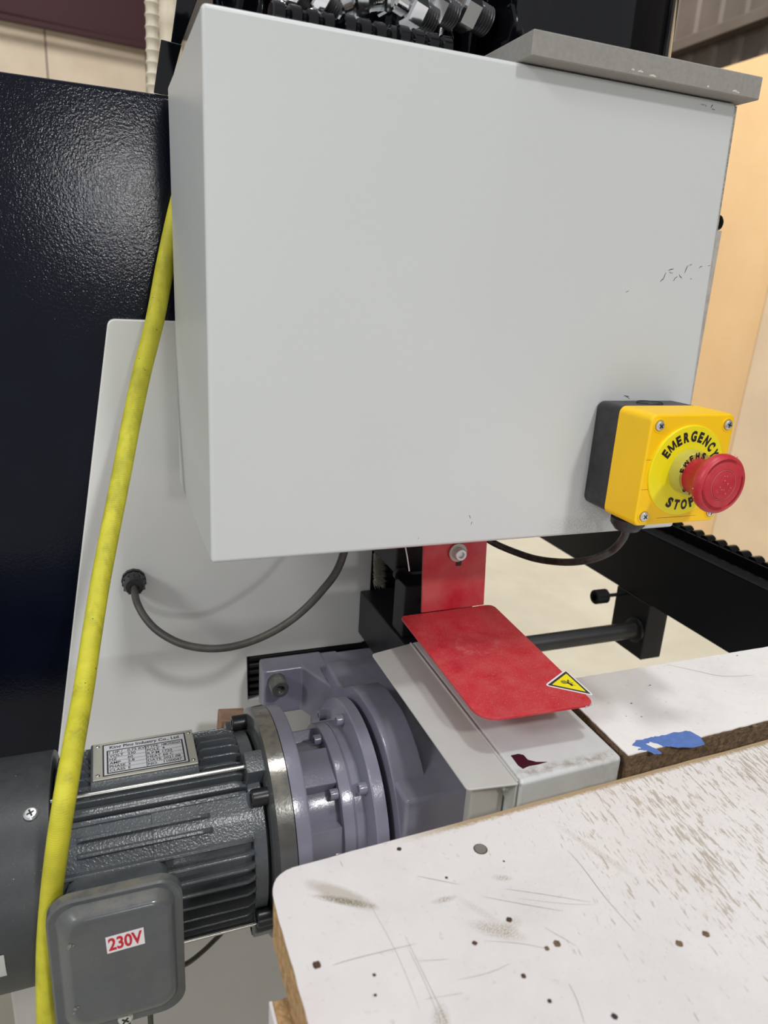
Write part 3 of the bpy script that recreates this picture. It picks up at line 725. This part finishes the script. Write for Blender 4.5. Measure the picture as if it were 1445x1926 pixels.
# dust smudges on the lid
bmv = bmesh.new()
for (x, y, r) in ((131, 1780, 7), (137, 1779, 4), (129, 1785, 3), (142, 1898, 6), (139, 1906, 4), (146, 1895, 4)):
    c = P(x, y, 'y', YL-.0002); n_ = 11
    bmv.faces.new([bmv.verts.new(c+Vector((math.cos(2*PI*k/n_)*r*.0002*(1+.3*math.sin(k*2.3)), 0, math.sin(2*PI*k/n_)*r*.0002*(1+.3*math.cos(k*3.1))))) for k in range(n_)])
obj('adhesive_marks', bmv, 'smudge', lid, kind='stuff')
# leads below the motor
tag(obj('motor_lead', tube([P(322, 1822, 'y', .495), P(350, 1813, 'y', .50), P(375, 1795, 'y', .51), P(400, 1772, 'y', .52), P(425, 1745, 'y', .53), P(440, 1715, 'y', .54)], .0022, 10), 'cable_grey', None, True), 'thin dark lead curving from under the motor fins', 'cable')
for x, lab in ((236, 'thick dark lead hanging below the lid screw of the motor'), (282, 'thinner dark lead hanging right of the lid screw')):
    a = P(x, 1880, 'y', .40); tag(obj('motor_lead', tube([a+Z_*.02, a, a-Z_*.04, a-Z_*.12+X_*.004], .0028 if x < 250 else .0020, 10), 'cable_grey', None, True), lab, 'cable')
# wood wedge behind the flange
wa = P(408, 1378, 'y', .57)
tag(obj('wood_wedge', hexa([wa+Vector((-.001, -.008, -.035)), wa+Vector((.03, -.008, -.035)), wa+Vector((.03, .012, -.035)), wa+Vector((-.001, .012, -.035))],
                           [wa+Vector((.003, -.008, .017)), wa+Vector((.026, -.008, .014)), wa+Vector((.026, .012, .014)), wa+Vector((.003, .012, .017))], .0006, 1), 'wood_block'),
    'small brown wood wedge jammed behind the motor flange', 'wood block')

# ------------------------------------------------------------------ feed mechanism behind the red guard
mech = thing('feed_block', 'black greasy steel feed block with a bolt behind the red guard', 'machine block', (.27, .56, .94))
obj('block', box((.232, .545, 1.005), (.300, .625, 1.079), .003), 'black_metal', mech, True)
obj('side_plate', box((.232, .520, .955), (.300, .5448, 1.0045), .002), 'black_metal', mech, True)
obj('lower_rail', box((.2300, .490, .9075), (.300, .6275, .9545), .002), 'black_metal', mech, True)
obj('rail_step', box((.246, .492, .985), (.262, .5195, .990), .001), 'dark_steel', mech, True)
bc = P(752, 1078, 'y', .5445)
screw('block_bolt', (bc.x, .545, bc.z), -Y_, .0065, 'black_oxide', mech, .8)
bmv = bmesh.new()
rb = random.Random(5)
for i in range(420):
    c = P(706+rb.uniform(-4, 9), 1068+rb.uniform(-28, 30), 'y', .60); d = Vector((rb.uniform(-.3, 1), -1, rb.uniform(-.5, .5))).normalized()*.009
    s_ = Vector((.00035, 0, .00035)); bmv.faces.new([bmv.verts.new(p) for p in (c-s_, c+s_, c+d)])
tag(obj('bristle_brush', bmv, 'brush', None, kind='stuff'), 'grey bristles between the cover panel and the black feed block', 'brush')

# ------------------------------------------------------------------ red guard
rg = thing('red_guard', 'red painted steel angle guard with a triangular warning sticker', 'guard', (.25, .40, .996))
m, t, b = mat('red_paint', (196, 28, 48), .36, var=.05, vscale=30, bump=.15, bscale=400, bdist=.0003)
base = b.inputs['Base Color'].links[0].from_socket
g2 = t.n.new('ShaderNodeNewGeometry'); sx = t.n.new('ShaderNodeSeparateXYZ'); t.l.new(g2.outputs['Normal'], sx.inputs[0])
d1 = t.math('MULTIPLY', t.ramp(t.noise(70, 6, .7), .3, .7), .2)
sp = t.ramp(t.noise(1100, 3, .6), .60, .68)
up_ = t.ramp(sx.outputs[2], .2, .9)
arc = t.math('MULTIPLY', t.math('MULTIPLY', t.math('SUBTRACT', t.ell(.252, .425, .019, .014, .5, 0, 1, .12), t.ell(.2535, .427, .017, .0125, .5, 0, 1, .12)), .3), t.ramp(t.noise(200), .4, .6))
vert = t.math('MULTIPLY', t.ramp(t.noise(25, 5, .6), .35, .75), .4)
f = t.math('ADD', t.math('MULTIPLY', t.math('ADD', t.math('ADD', d1, t.math('MULTIPLY', sp, .5)), arc), up_), t.math('MULTIPLY', vert, t.math('SUBTRACT', 1, up_)), clamp=True)
t.link(t.mix(f, base, lin((214, 150, 140))), b.inputs['Base Color'])
rp = rpoly([(.2065, .3335), (.2895, .3305), (.2985, .4855), (.2125, .4825)], [.017, .008, .008, .005], 8)
bmv = hexa([Vector((x, y, .9945)) for x, y in rp], [Vector((x, y, .9965)) for x, y in rp])
bevel(bmv, .0005, 2, [e for e in bmv.edges if abs(e.verts[0].co.z-e.verts[1].co.z) < 1e-6])
obj('hood_plate', bmv, m, rg, True)
obj('bare_corner', extr([(.2815, .3303, .9943), (.2882, .3322, .9943), (.2902, .3400, .9943), (.2896, .3400, .9943), (.2870, .3335, .9943)], (0, 0, .0014)), 'strip_grey', rg)
bmv = hexa([Vector((.2318, .4835, .9966)), Vector((.2900, .4850, .9966)), Vector((.2850, .4850, 1.0790)), Vector((.2275, .4835, 1.0790))],
           [Vector((.2318, .4855, .9966)), Vector((.2900, .4870, .9966)), Vector((.2850, .4870, 1.0790)), Vector((.2275, .4855, 1.0790))], .0004, 1)
obj('upright_plate', bmv, m, rg)
bp = P(860, 1038, 'y', .484)
obj('slot', box((bp.x+.0002, .4833, bp.z-.012), (bp.x+.0045, .4836, bp.z+.006), 0), 'print_black', rg)
obj('guard_washer', lathe((bp.x, .4832, bp.z), -Y_, [(0, .0078), (.0015, .0078), (.0018, .0072)], 28), 'plate_alu', rg, True)
screw('guard_bolt', (bp.x, .4815, bp.z), -Y_, .0050, 'zinc', rg, 1.1)
# warning sticker
tri = [P(1024, 1289, 'z', .9966), P(1119, 1309, 'z', .9966), P(1064, 1259, 'z', .9966)]
cen = sum(tri, Vector())/3
def tri_at(k, z, r, m, name):
    pp = rpoly([((cen+(p-cen)*k).x, (cen+(p-cen)*k).y) for p in tri], r, 5)
    return obj(name, extr([Vector((x, y, z)) for x, y in pp], (0, 0, .00007)), m, rg)
wsx = tri_at(1.0, .9965, .004, 'white_sticker', 'warning_sticker'); wsx['label'] = 'yellow triangular entanglement warning sticker with white rim'
tri_at(.86, .99658, .001, 'print_dark', 'warning_border'); tri_at(.68, .99666, .0008, 'legend_yellow', 'warning_field')
bmv = bmesh.new()
bu = (tri[1]-tri[0]).normalized(); bv = Vector((-bu.y, bu.x, 0)); ZS = .99676
def sp2(u, v): return Vector((cen.x, cen.y, ZS))+bu*u*.001+bv*v*.001
def rod2(a, c, wd): ribbon([sp2(*a), (sp2(*a)+sp2(*c))/2, sp2(*c)], Z_, wd*.001, 0, bmv)
bmv.faces.new([bmv.verts.new(sp2(-2.6+2.3*math.cos(k*PI/8), .3+2.3*math.sin(k*PI/8))) for k in range(16)])
rod2((-1, 2.5), (1, 3.6), .8); rod2((0, 1), (-.4, 5), .9); rod2((-1.5, 1), (2.2, -1), 2.0); rod2((1.6, -.2), (3.2, -2.6), 2.2); rod2((1.6, 0), (3.6, 2.2), .6); rod2((2.6, -.3), (5.6, -1.8), .5); rod2((-.5, 1), (2, 2.4), .7)
obj('hand_symbol', bmv, 'print_dark', wsx)
bmv = bmesh.new()
for r in (1.5, .6):
    for k in range(16):
        a, c = 2*PI*k/16, 2*PI*(k+1)/16
        bmv.faces.new([bmv.verts.new(sp2(-2.6+q_*math.cos(w_), .3+q_*math.sin(w_))+Z_*.00004) for q_, w_ in ((r, a), (r+.3, a), (r+.3, c), (r, c))])
obj('roller_rings', bmv, 'legend_yellow', wsx)

# ------------------------------------------------------------------ grey channel and angle strip
ch = thing('grey_channel', 'grey painted steel channel with worn front edge between the tables', 'channel', (.26, .31, .90))
m, t, b = mat('channel_paint', (206, 209, 209), .3, var=.03, vscale=60, bump=.15, bscale=500, bdist=.0003)
base = b.inputs['Base Color'].links[0].from_socket
edge = t.math('MULTIPLY', t.ramp(t.math('ABSOLUTE', t.math('SUBTRACT', t.xyz()[1], .3115)), .006, .0), t.ramp(t.noise(160, 5, .7), .4, .6))
t.link(t.mix(t.math('MULTIPLY', edge, .7), base, lin((140, 122, 104))), b.inputs['Base Color'])
cq = [Vector((.2202, .3045, .97)), Vector((.2985, .3075, .97)), Vector((.3010, .487, .97)), Vector((.2255, .487, .97))]
bmv = hexa([p-Z_*.050 for p in cq], cq)
bevel(bmv, .0032, 4, [e for e in bmv.edges if all(v.co.z > .969 for v in e.verts) or abs(e.verts[0].co.z-e.verts[1].co.z) > .01])
obj('channel_body', bmv, m, ch, True)
obj('support_leg', box((.1955, .318, .60), (.2195, .3255, .9620), .002, 2), 'base_grey', ch, True)
bmv = bmesh.new()
mp = [(961, 1421), (975, 1418), (985, 1420), (993, 1429), (1001, 1431), (1009, 1433), (1030, 1433), (1012, 1438), (995, 1441), (984, 1446), (975, 1440)]
obj('bare_patch', extr([P(x, y, 'z', .9701) for x, y in mp], (0, 0, .0001)), 'maroon_paint', ch, label='dark maroon patch where the grey paint has chipped')
st_ = thing('angle_strip', 'narrow light grey steel angle bolted along the left side of the channel', 'steel angle', (.20, .38, .97))
sp_ = [(.1862, .3075), (.2185, .3035), (.2240, .4830), (.1867, .4745)]
pp = rpoly(sp_, [.003, .0, .0, .003], 4)
bmv = hexa([Vector((x, y, .9690)) for x, y in pp], [Vector((x, y, .9704)) for x, y in pp], .0003, 1)
obj('top_flange', bmv, 'strip_grey', st_)
obj('side_flange', hexa([Vector((.2180, .3050, .951)), Vector((.2194, .3050, .951)), Vector((.2244, .4830, .951)), Vector((.2230, .4830, .951))],
                        [Vector((.2180, .3050, .9715)), Vector((.2194, .3050, .9715)), Vector((.2244, .4830, .9715)), Vector((.2230, .4830, .9715))], .0004, 1), 'strip_grey', st_)
for y in (.315, .330): 
    obj('angle_bolt', lathe((.2184, y, .960), -X_, [(0, .0035), (.0008, .0035), (.0008, .0025), (.003, .0025), (.0034, .002)], 16), 'zinc', st_, True)

# ------------------------------------------------------------------ tables
def laminate(name, worn):
    m, t, b = mat(name, (226, 222, 221) if worn else (243, 241, 240), .36, var=.02, vscale=12)
    base = b.inputs['Base Color'].links[0].from_socket
    # faint grey smudging everywhere
    c = t.mix(t.math('MULTIPLY', t.ramp(t.noise(25, 6, .7), .45, .75), .22), base, lin((178, 170, 166)))
    c = t.mix(t.math('MULTIPLY', t.ramp(t.noise(260, 4, .7), .62, .74), .5), c, lin((170, 160, 150)))
    if worn:
        X0, Y0 = t.xyz()[0], t.xyz()[1]
        # streaks where the laminate is worn through, direction about (0.6,-1)
        ang = .12
        rot = t.n.new('ShaderNodeMapping'); rot.inputs['Rotation'].default_value = (0, 0, ang); t.l.new(t.coord(), rot.inputs[0])
        n1 = t.noise(210, 5, .65, rot.outputs[0], (3.0, .5, 1))
        n2 = t.noise(28, 3, .6, rot.outputs[0], (1.3, .5, 1))
        zone = t.math('MULTIPLY', t.ramp(X0, .150, .27), t.ramp(Y0, .10, .21))
        zone = t.math('ADD', t.math('MULTIPLY', zone, .9), t.math('MULTIPLY', t.ramp(X0, .15, .20), .12))
        thr = t.math('SUBTRACT', .735, t.math('MULTIPLY', t.math('ADD', zone, t.math('MULTIPLY', t.math('SUBTRACT', n2, .5), 1.1)), .20))
        st = t.ramp(t.math('SUBTRACT', n1, thr), 0, .05)
        c = t.mix(t.math('MULTIPLY', st, .7), c, lin((172, 158, 138)))
        c = t.mix(t.math('MULTIPLY', t.ramp(X0, .17, .30), .6), c, t.mix(st, lin((240, 237, 236)), c))  # brighter light on the right side painted in as whiter laminate
        # fine scuffing
        n3 = t.noise(700, 3, .6, rot.outputs[0], (2, .5, 1))
        c = t.mix(t.math('MULTIPLY', t.math('MULTIPLY', t.ramp(n3, .56, .66), zone), .3), c, lin((190, 178, 166)))
        # glue and sand stains: dark rimmed lens on the left, small arc, smear
        nz = t.math('MULTIPLY', t.math('SUBTRACT', t.noise(220, 5, .7), .5), .5)
        a = P(640, 1683, 'z', .97); ax_ = P(585, 1660, 'z', .97)-P(698, 1702, 'z', .97); an = math.atan2(ax_.y, ax_.x)
        e1 = t.ell(a.x, a.y, .0165, .0042, an, 0, 1, .3, nz)
        a2 = P(648, 1695, 'z', .97); e2 = t.ell(a2.x, a2.y, .0125, .0018, an+.22, 0, 1, .5, nz)
        c = t.mix(t.math('MULTIPLY', e1, .55), c, lin((160, 148, 128)))
        c = t.mix(t.math('MULTIPLY', t.math('MULTIPLY', e2, .9), t.ramp(t.noise(1200, 3), .35, .55)), c, lin((120, 108, 82)))
        for (px, py, rx, ry, an_, k) in ((836, 1692, .0052, .0014, 0, .8), (935, 1750, .010, .0035, -.6, .75), (960, 1742, .006, .003, .4, .5), (945, 1651, .004, .0016, -.4, .7), (905, 1715, .012, .002, -1, .3), (1120, 1600, .02, .002, -1.2, .4), (830, 1920, .006, .003, 1.2, .7), (1010, 1700, .012, .012, 0, .15)):
            a = P(px, py, 'z', .97)
            e = t.math('MULTIPLY', t.ell(a.x, a.y, rx, ry, an_, 0, 1, .5, nz), t.ramp(t.noise(1500, 3), .42, .56))
            c = t.mix(t.math('MULTIPLY', e, k), c, lin((150, 136, 112)))
        # pinkish tint
        c = t.mix(t.math('MULTIPLY', t.ramp(t.noise(14, 3), .5, .75), .25), c, lin((210, 186, 186)))
        # ragged rear edge
        ed = t.math('SUBTRACT', t.math('ADD', t.math('MULTIPLY', X0, .0401), .2779), Y0)
        rg_ = t.math('MULTIPLY', t.ramp(t.math('ADD', ed, t.math('MULTIPLY', t.noise(500, 4, .7), -.006)), .0015, -.001), t.ramp(X0, .13, .17))
        c = t.mix(rg_, c, lin((172, 150, 118)))
    else:
        a = P(1270, 1480, 'z', .97)
    t.link(c, b.inputs['Base Color'])
    t.link(t.ramp(t.noise(40, 4), .2, .9), b.inputs['Roughness'])
    mr = b.inputs['Roughness'].links[0].from_node; mr.inputs[3].default_value = .3; mr.inputs[4].default_value = .5
    return m
mw, mw2 = laminate('laminate_worn', True), laminate('laminate_clean', False)
mk_e = None
rt_ = random.Random(11)
def table_top(name, outline, z1, th, mt, me_, lab, jag=.0006, rads=0):
    root = thing(name, lab, 'table', (outline[0][0], outline[0][1], z1-th))
    # densify and roughen outline
    pp = rpoly(outline, rads, 8); dense = []
    for i in range(len(pp)):
        a, c = Vector(pp[i]), Vector(pp[(i+1) % len(pp)]); n = max(1, int((c-a).length/.004)) if (c-a).length < .7 else 60
        for k in range(n): dense.append(a+(c-a)*k/n)
    def ring(z, ins, j):
        out = []; N = len(dense)
        for i, p in enumerate(dense):
            d = (dense[(i+1) % N]-dense[i-1]).normalized(); nn = Vector((-d.y, d.x))
            q = p+nn*(ins+j*noise.noise(Vector((p.x*260, p.y*260, z*80+3))))
            out.append(Vector((q.x, q.y, z)))
        return out
    obj('core_board', loft([ring(z1-th, .0003, jag*.8), ring(z1-th*.66, .0, jag*1.5), ring(z1-th*.33, .0002, jag*1.5), ring(z1-.0008, .0003, jag)]), me_, root, label='raw particle board core')
    top = loft([ring(z1-.0008, .0004, jag*.6), ring(z1, .0005, jag*.6)])
    obj('laminate_top', top, mt, root, label='white laminate surface')
    return root
TZ = .97
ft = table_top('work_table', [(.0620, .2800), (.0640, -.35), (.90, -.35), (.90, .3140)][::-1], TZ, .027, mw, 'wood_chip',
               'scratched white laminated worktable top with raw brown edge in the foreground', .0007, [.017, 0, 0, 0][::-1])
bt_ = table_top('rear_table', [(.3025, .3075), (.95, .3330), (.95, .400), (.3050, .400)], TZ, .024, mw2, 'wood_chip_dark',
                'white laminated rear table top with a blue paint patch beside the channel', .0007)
# blue paint patch
bp_ = [(1189, 1402), (1196, 1392), (1210, 1391), (1225, 1386), (1240, 1385), (1262, 1379), (1290, 1374), (1300, 1376), (1318, 1386), (1326, 1398), (1325, 1401), (1305, 1406), (1280, 1406), (1262, 1404), (1250, 1405),
       (1238, 1399), (1222, 1395), (1216, 1400), (1236, 1409), (1246, 1417), (1232, 1419), (1216, 1411), (1200, 1411), (1206, 1406)]
bq_ = []
for k in range(len(bp_)):
    a, c = bp_[k], bp_[(k+1) % len(bp_)]
    for q_ in range(4):
        j_ = 0 if q_ == 0 else rt_.uniform(-1.3, 1.3)
        bq_.append((a[0]+(c[0]-a[0])*q_/4+j_, a[1]+(c[1]-a[1])*q_/4+j_*.7))
bmv = bmesh.new(); f_ = bmv.faces.new([bmv.verts.new(P(x, y, 'z', TZ+.00012)) for x, y in bq_]); bmesh.ops.triangulate(bmv, faces=[f_])
obj('paint_patch', bmv, 'blue_paint', bt_, label='patch of blue paint at the front edge')
# scratches, holes and a screw on the front table
bmv = bmesh.new()
for pts, wd in ((((784, 1775), (720, 1790), (650, 1808), (626, 1816)), .5), (((765, 1777), (800, 1850), (830, 1926)), .25), (((690, 1690), (745, 1790), (790, 1900)), .2), (((785, 1648), (820, 1655), (865, 1664)), .5), (((1068, 1600), (1095, 1630), (1140, 1690), (1195, 1752)), .55),
                (((950, 1672), (1020, 1682), (1110, 1697)), .45), (((910, 1687), (990, 1702), (1060, 1714)), .45), (((1300, 1630), (1330, 1655), (1362, 1675)), .4), (((1410, 1460), (1430, 1480), (1445, 1500)), .5), (((1310, 1590), (1350, 1622), (1395, 1655)), .3),
                (((915, 1770), (980, 1775), (1030, 1785)), .35), (((786, 1808), (820, 1806), (845, 1804)), .3), (((1025, 1745), (1060, 1765), (1085, 1780)), .35), (((762, 1760), (830, 1900), (842, 1926)), .35), (((862, 1843), (920, 1830), (960, 1812)), .3), (((975, 1690), (1060, 1700), (1120, 1702)), .25),
                (((640, 1620), (645, 1630)), .5), (((1305, 1905), (1315, 1922)), .7), (((1070, 1850), (1085, 1880), (1100, 1926)), .4), (((800, 1880), (870, 1868)), .3), (((1420, 1630), (1445, 1652)), .4)):
    q = [P(x, y, 'z', TZ) for x, y in pts]
    ribbon(smooth_path(q, 3) if len(q) > 2 else q, Z_, wd*.0005, .0001, bmv)
obj('scratches', bmv, 'scratch', ft, kind='stuff')
for (x, y, r, m_) in ((596, 1815, .0019, 'hole_brown'), (751, 1597, .0013, 'scratch_black'), (893, 1774, .0012, 'hole_brown'), (958, 1730, .0015, 'hole_brown'), (985, 1836, .0012, 'hole_brown'), (704, 1834, .0008, 'hole_brown'), (1156, 1912, .0014, 'scratch_black'),
                      (1029, 1784, .0012, 'wood_chip_dark'), (1048, 1775, .0018, 'wood_chip_dark'), (1328, 1757, .0018, 'wood_chip_dark'), (1278, 1775, .0018, 'wood_chip_dark'), (948, 1620, .0006, 'scratch_black'), (706, 1872, .0007, 'scratch_black'),
                      (1034, 1883, .0010, 'scratch_black'), (840, 1651, .0008, 'hole_brown')):
    c = P(x, y, 'z', TZ)
    b2 = bmesh.new(); b2.faces.new([b2.verts.new(c+Vector((math.cos(2*PI*k/12)*r*(1+.15*math.sin(k*4.1+x)), math.sin(2*PI*k/12)*r*(1+.15*math.cos(k*3.3+y)), .0001))) for k in range(12)])
    obj('screw_hole' if r > .001 else 'pit', b2, m_, ft)
c = P(904, 1597, 'z', TZ)
cr = obj('countersink', lathe(c+Z_*.00003, Z_, [(0, .0038), (.00015, .0036), (.00015, 0)], 14), 'hole_brown', ft)
obj('table_screw', lathe(c+Z_*.0001, Z_, [(0, .0032), (.0003, .0031), (.0002, .0010), (.0002, 0)], 20), 'screw_grey', ft, True)
c = P(1420, 1366, 'z', TZ)
for (x, y, r) in ((1421, 1365, .0022), (1223, 1289, .0010), (1188, 1323, .0010), (1387, 1233, .0010), (1207, 1348, .0008), (1178, 1347, .0006)):
    c = P(x, y, 'z', TZ); b2 = bmesh.new(); b2.faces.new([b2.verts.new(c+Vector((math.cos(2*PI*k/10)*r*(1+.2*math.sin(k*4.1)), math.sin(2*PI*k/10)*r*.6*(1+.2*math.cos(k*3.3)), .0001))) for k in range(10)])
    obj('pit', b2, 'wood_chip_dark', bt_)
bmv = bmesh.new(); ribbon(smooth_path([P(1255, 1250, 'z', TZ), P(1310, 1262, 'z', TZ), P(1360, 1272, 'z', TZ), P(1420, 1270, 'z', TZ)], 3), Z_, .0004, .0001, bmv)
obj('scratches', bmv, 'scratch', bt_, kind='stuff')
# support board under the front table
sp0 = thing('support_board', 'particle board batten with white face fixed under the corner of the worktable', 'batten', (.055, .17, .93))
q0 = P(508, 1884, 'z', .9425)
obj('batten_core', box((q0.x+.0010, .05, .918), (q0.x+.075, q0.y, .9425), .0006, 1), 'wood_chip', sp0)
obj('batten_face', box((q0.x-.0004, .05, .918), (q0.x+.0009, q0.y, .9425)), 'white_sticker', sp0, label='white laminated face')

# ------------------------------------------------------------------ conveyor rail on the right
rl = thing('conveyor_rail', 'black steel conveyor rail with roller chain on top, behind the rear table', 'conveyor rail', (.62, .6, .85))
XR = .60
bmv = box((XR, .410, .9005), (XR+.012, 1.35, .9840), .0008, 1)
obj('side_plate', bmv, 'black_metal', rl)
obj('top_lip', box((XR-.0006, .410, .9842), (XR+.045, 1.35, .9852), .0003, 1), 'black_metal', rl)
tabp = [P(1160, 1112, 'x', XR-.0002), P(1160, 1218, 'x', XR-.0002), P(1208, 1240, 'x', XR-.0002), P(1215, 1100, 'x', XR-.0002)]
y_a, y_b = tabp[0].y, P(1207, 1232, 'x', XR).y
obj('bearing_tab', box((XR-.0005, y_b, .8265), (XR+.030, y_a, .9003), .001, 1), 'black_metal', rl)
obj('bearing_ring', lathe((XR-.0006, .636, .8600), -X_, [(0, .0155), (.003, .0155), (.0035, .0145), (.0035, .011)], 28), 'dark_steel', rl, True)
obj('shaft', cyl((.335, .636, .8600), (XR+.004, .636, .8600), .0102, 24), 'dark_steel', rl, True, label='long grey steel shaft')
obj('shaft_boss', box((.3304, .618, .842), (.346, .660, .878), .002, 2), 'black_metal', rl, True)
kc = P(1128, 1122, 'y', .665)
obj('lock_stem', cyl((kc.x+.008, kc.y, kc.z), (XR, kc.y, kc.z), .0022, 12), 'black_metal', rl, True)
obj('lock_knob', lathe((kc.x+.010, kc.y, kc.z), -X_, [(0, .0075), (.001, .0090), (.017, .0090), (.018, .0082), (.018, .0045), (.010, .0045), (.010, 0)], 24), 'black_oxide', rl, True)
lk = rlr = None
for i in range(54):
    y = .43+i*.0168
    if lk is None:
        lk = obj('chain_link', box((XR+.018, y-.0082, .9856), (XR+.0205, y+.0082, .9985), .0030, 2), 'black_gloss', rl, True)
        rlr = obj('chain_roller', lathe((XR+.0206, y, .9940), X_, [(0, .0060), (.001, .0078), (.013, .0078), (.014, .0060)], 16), 'black_gloss', rl, True); yi = y
    else: cp(lk, rl, (0, y-yi, 0)); cp(rlr, rl, (0, y-yi, 0))

# every object: drop stray helper property
for m_ in bpy.data.materials:
    if '_' in m_: del m_['_']
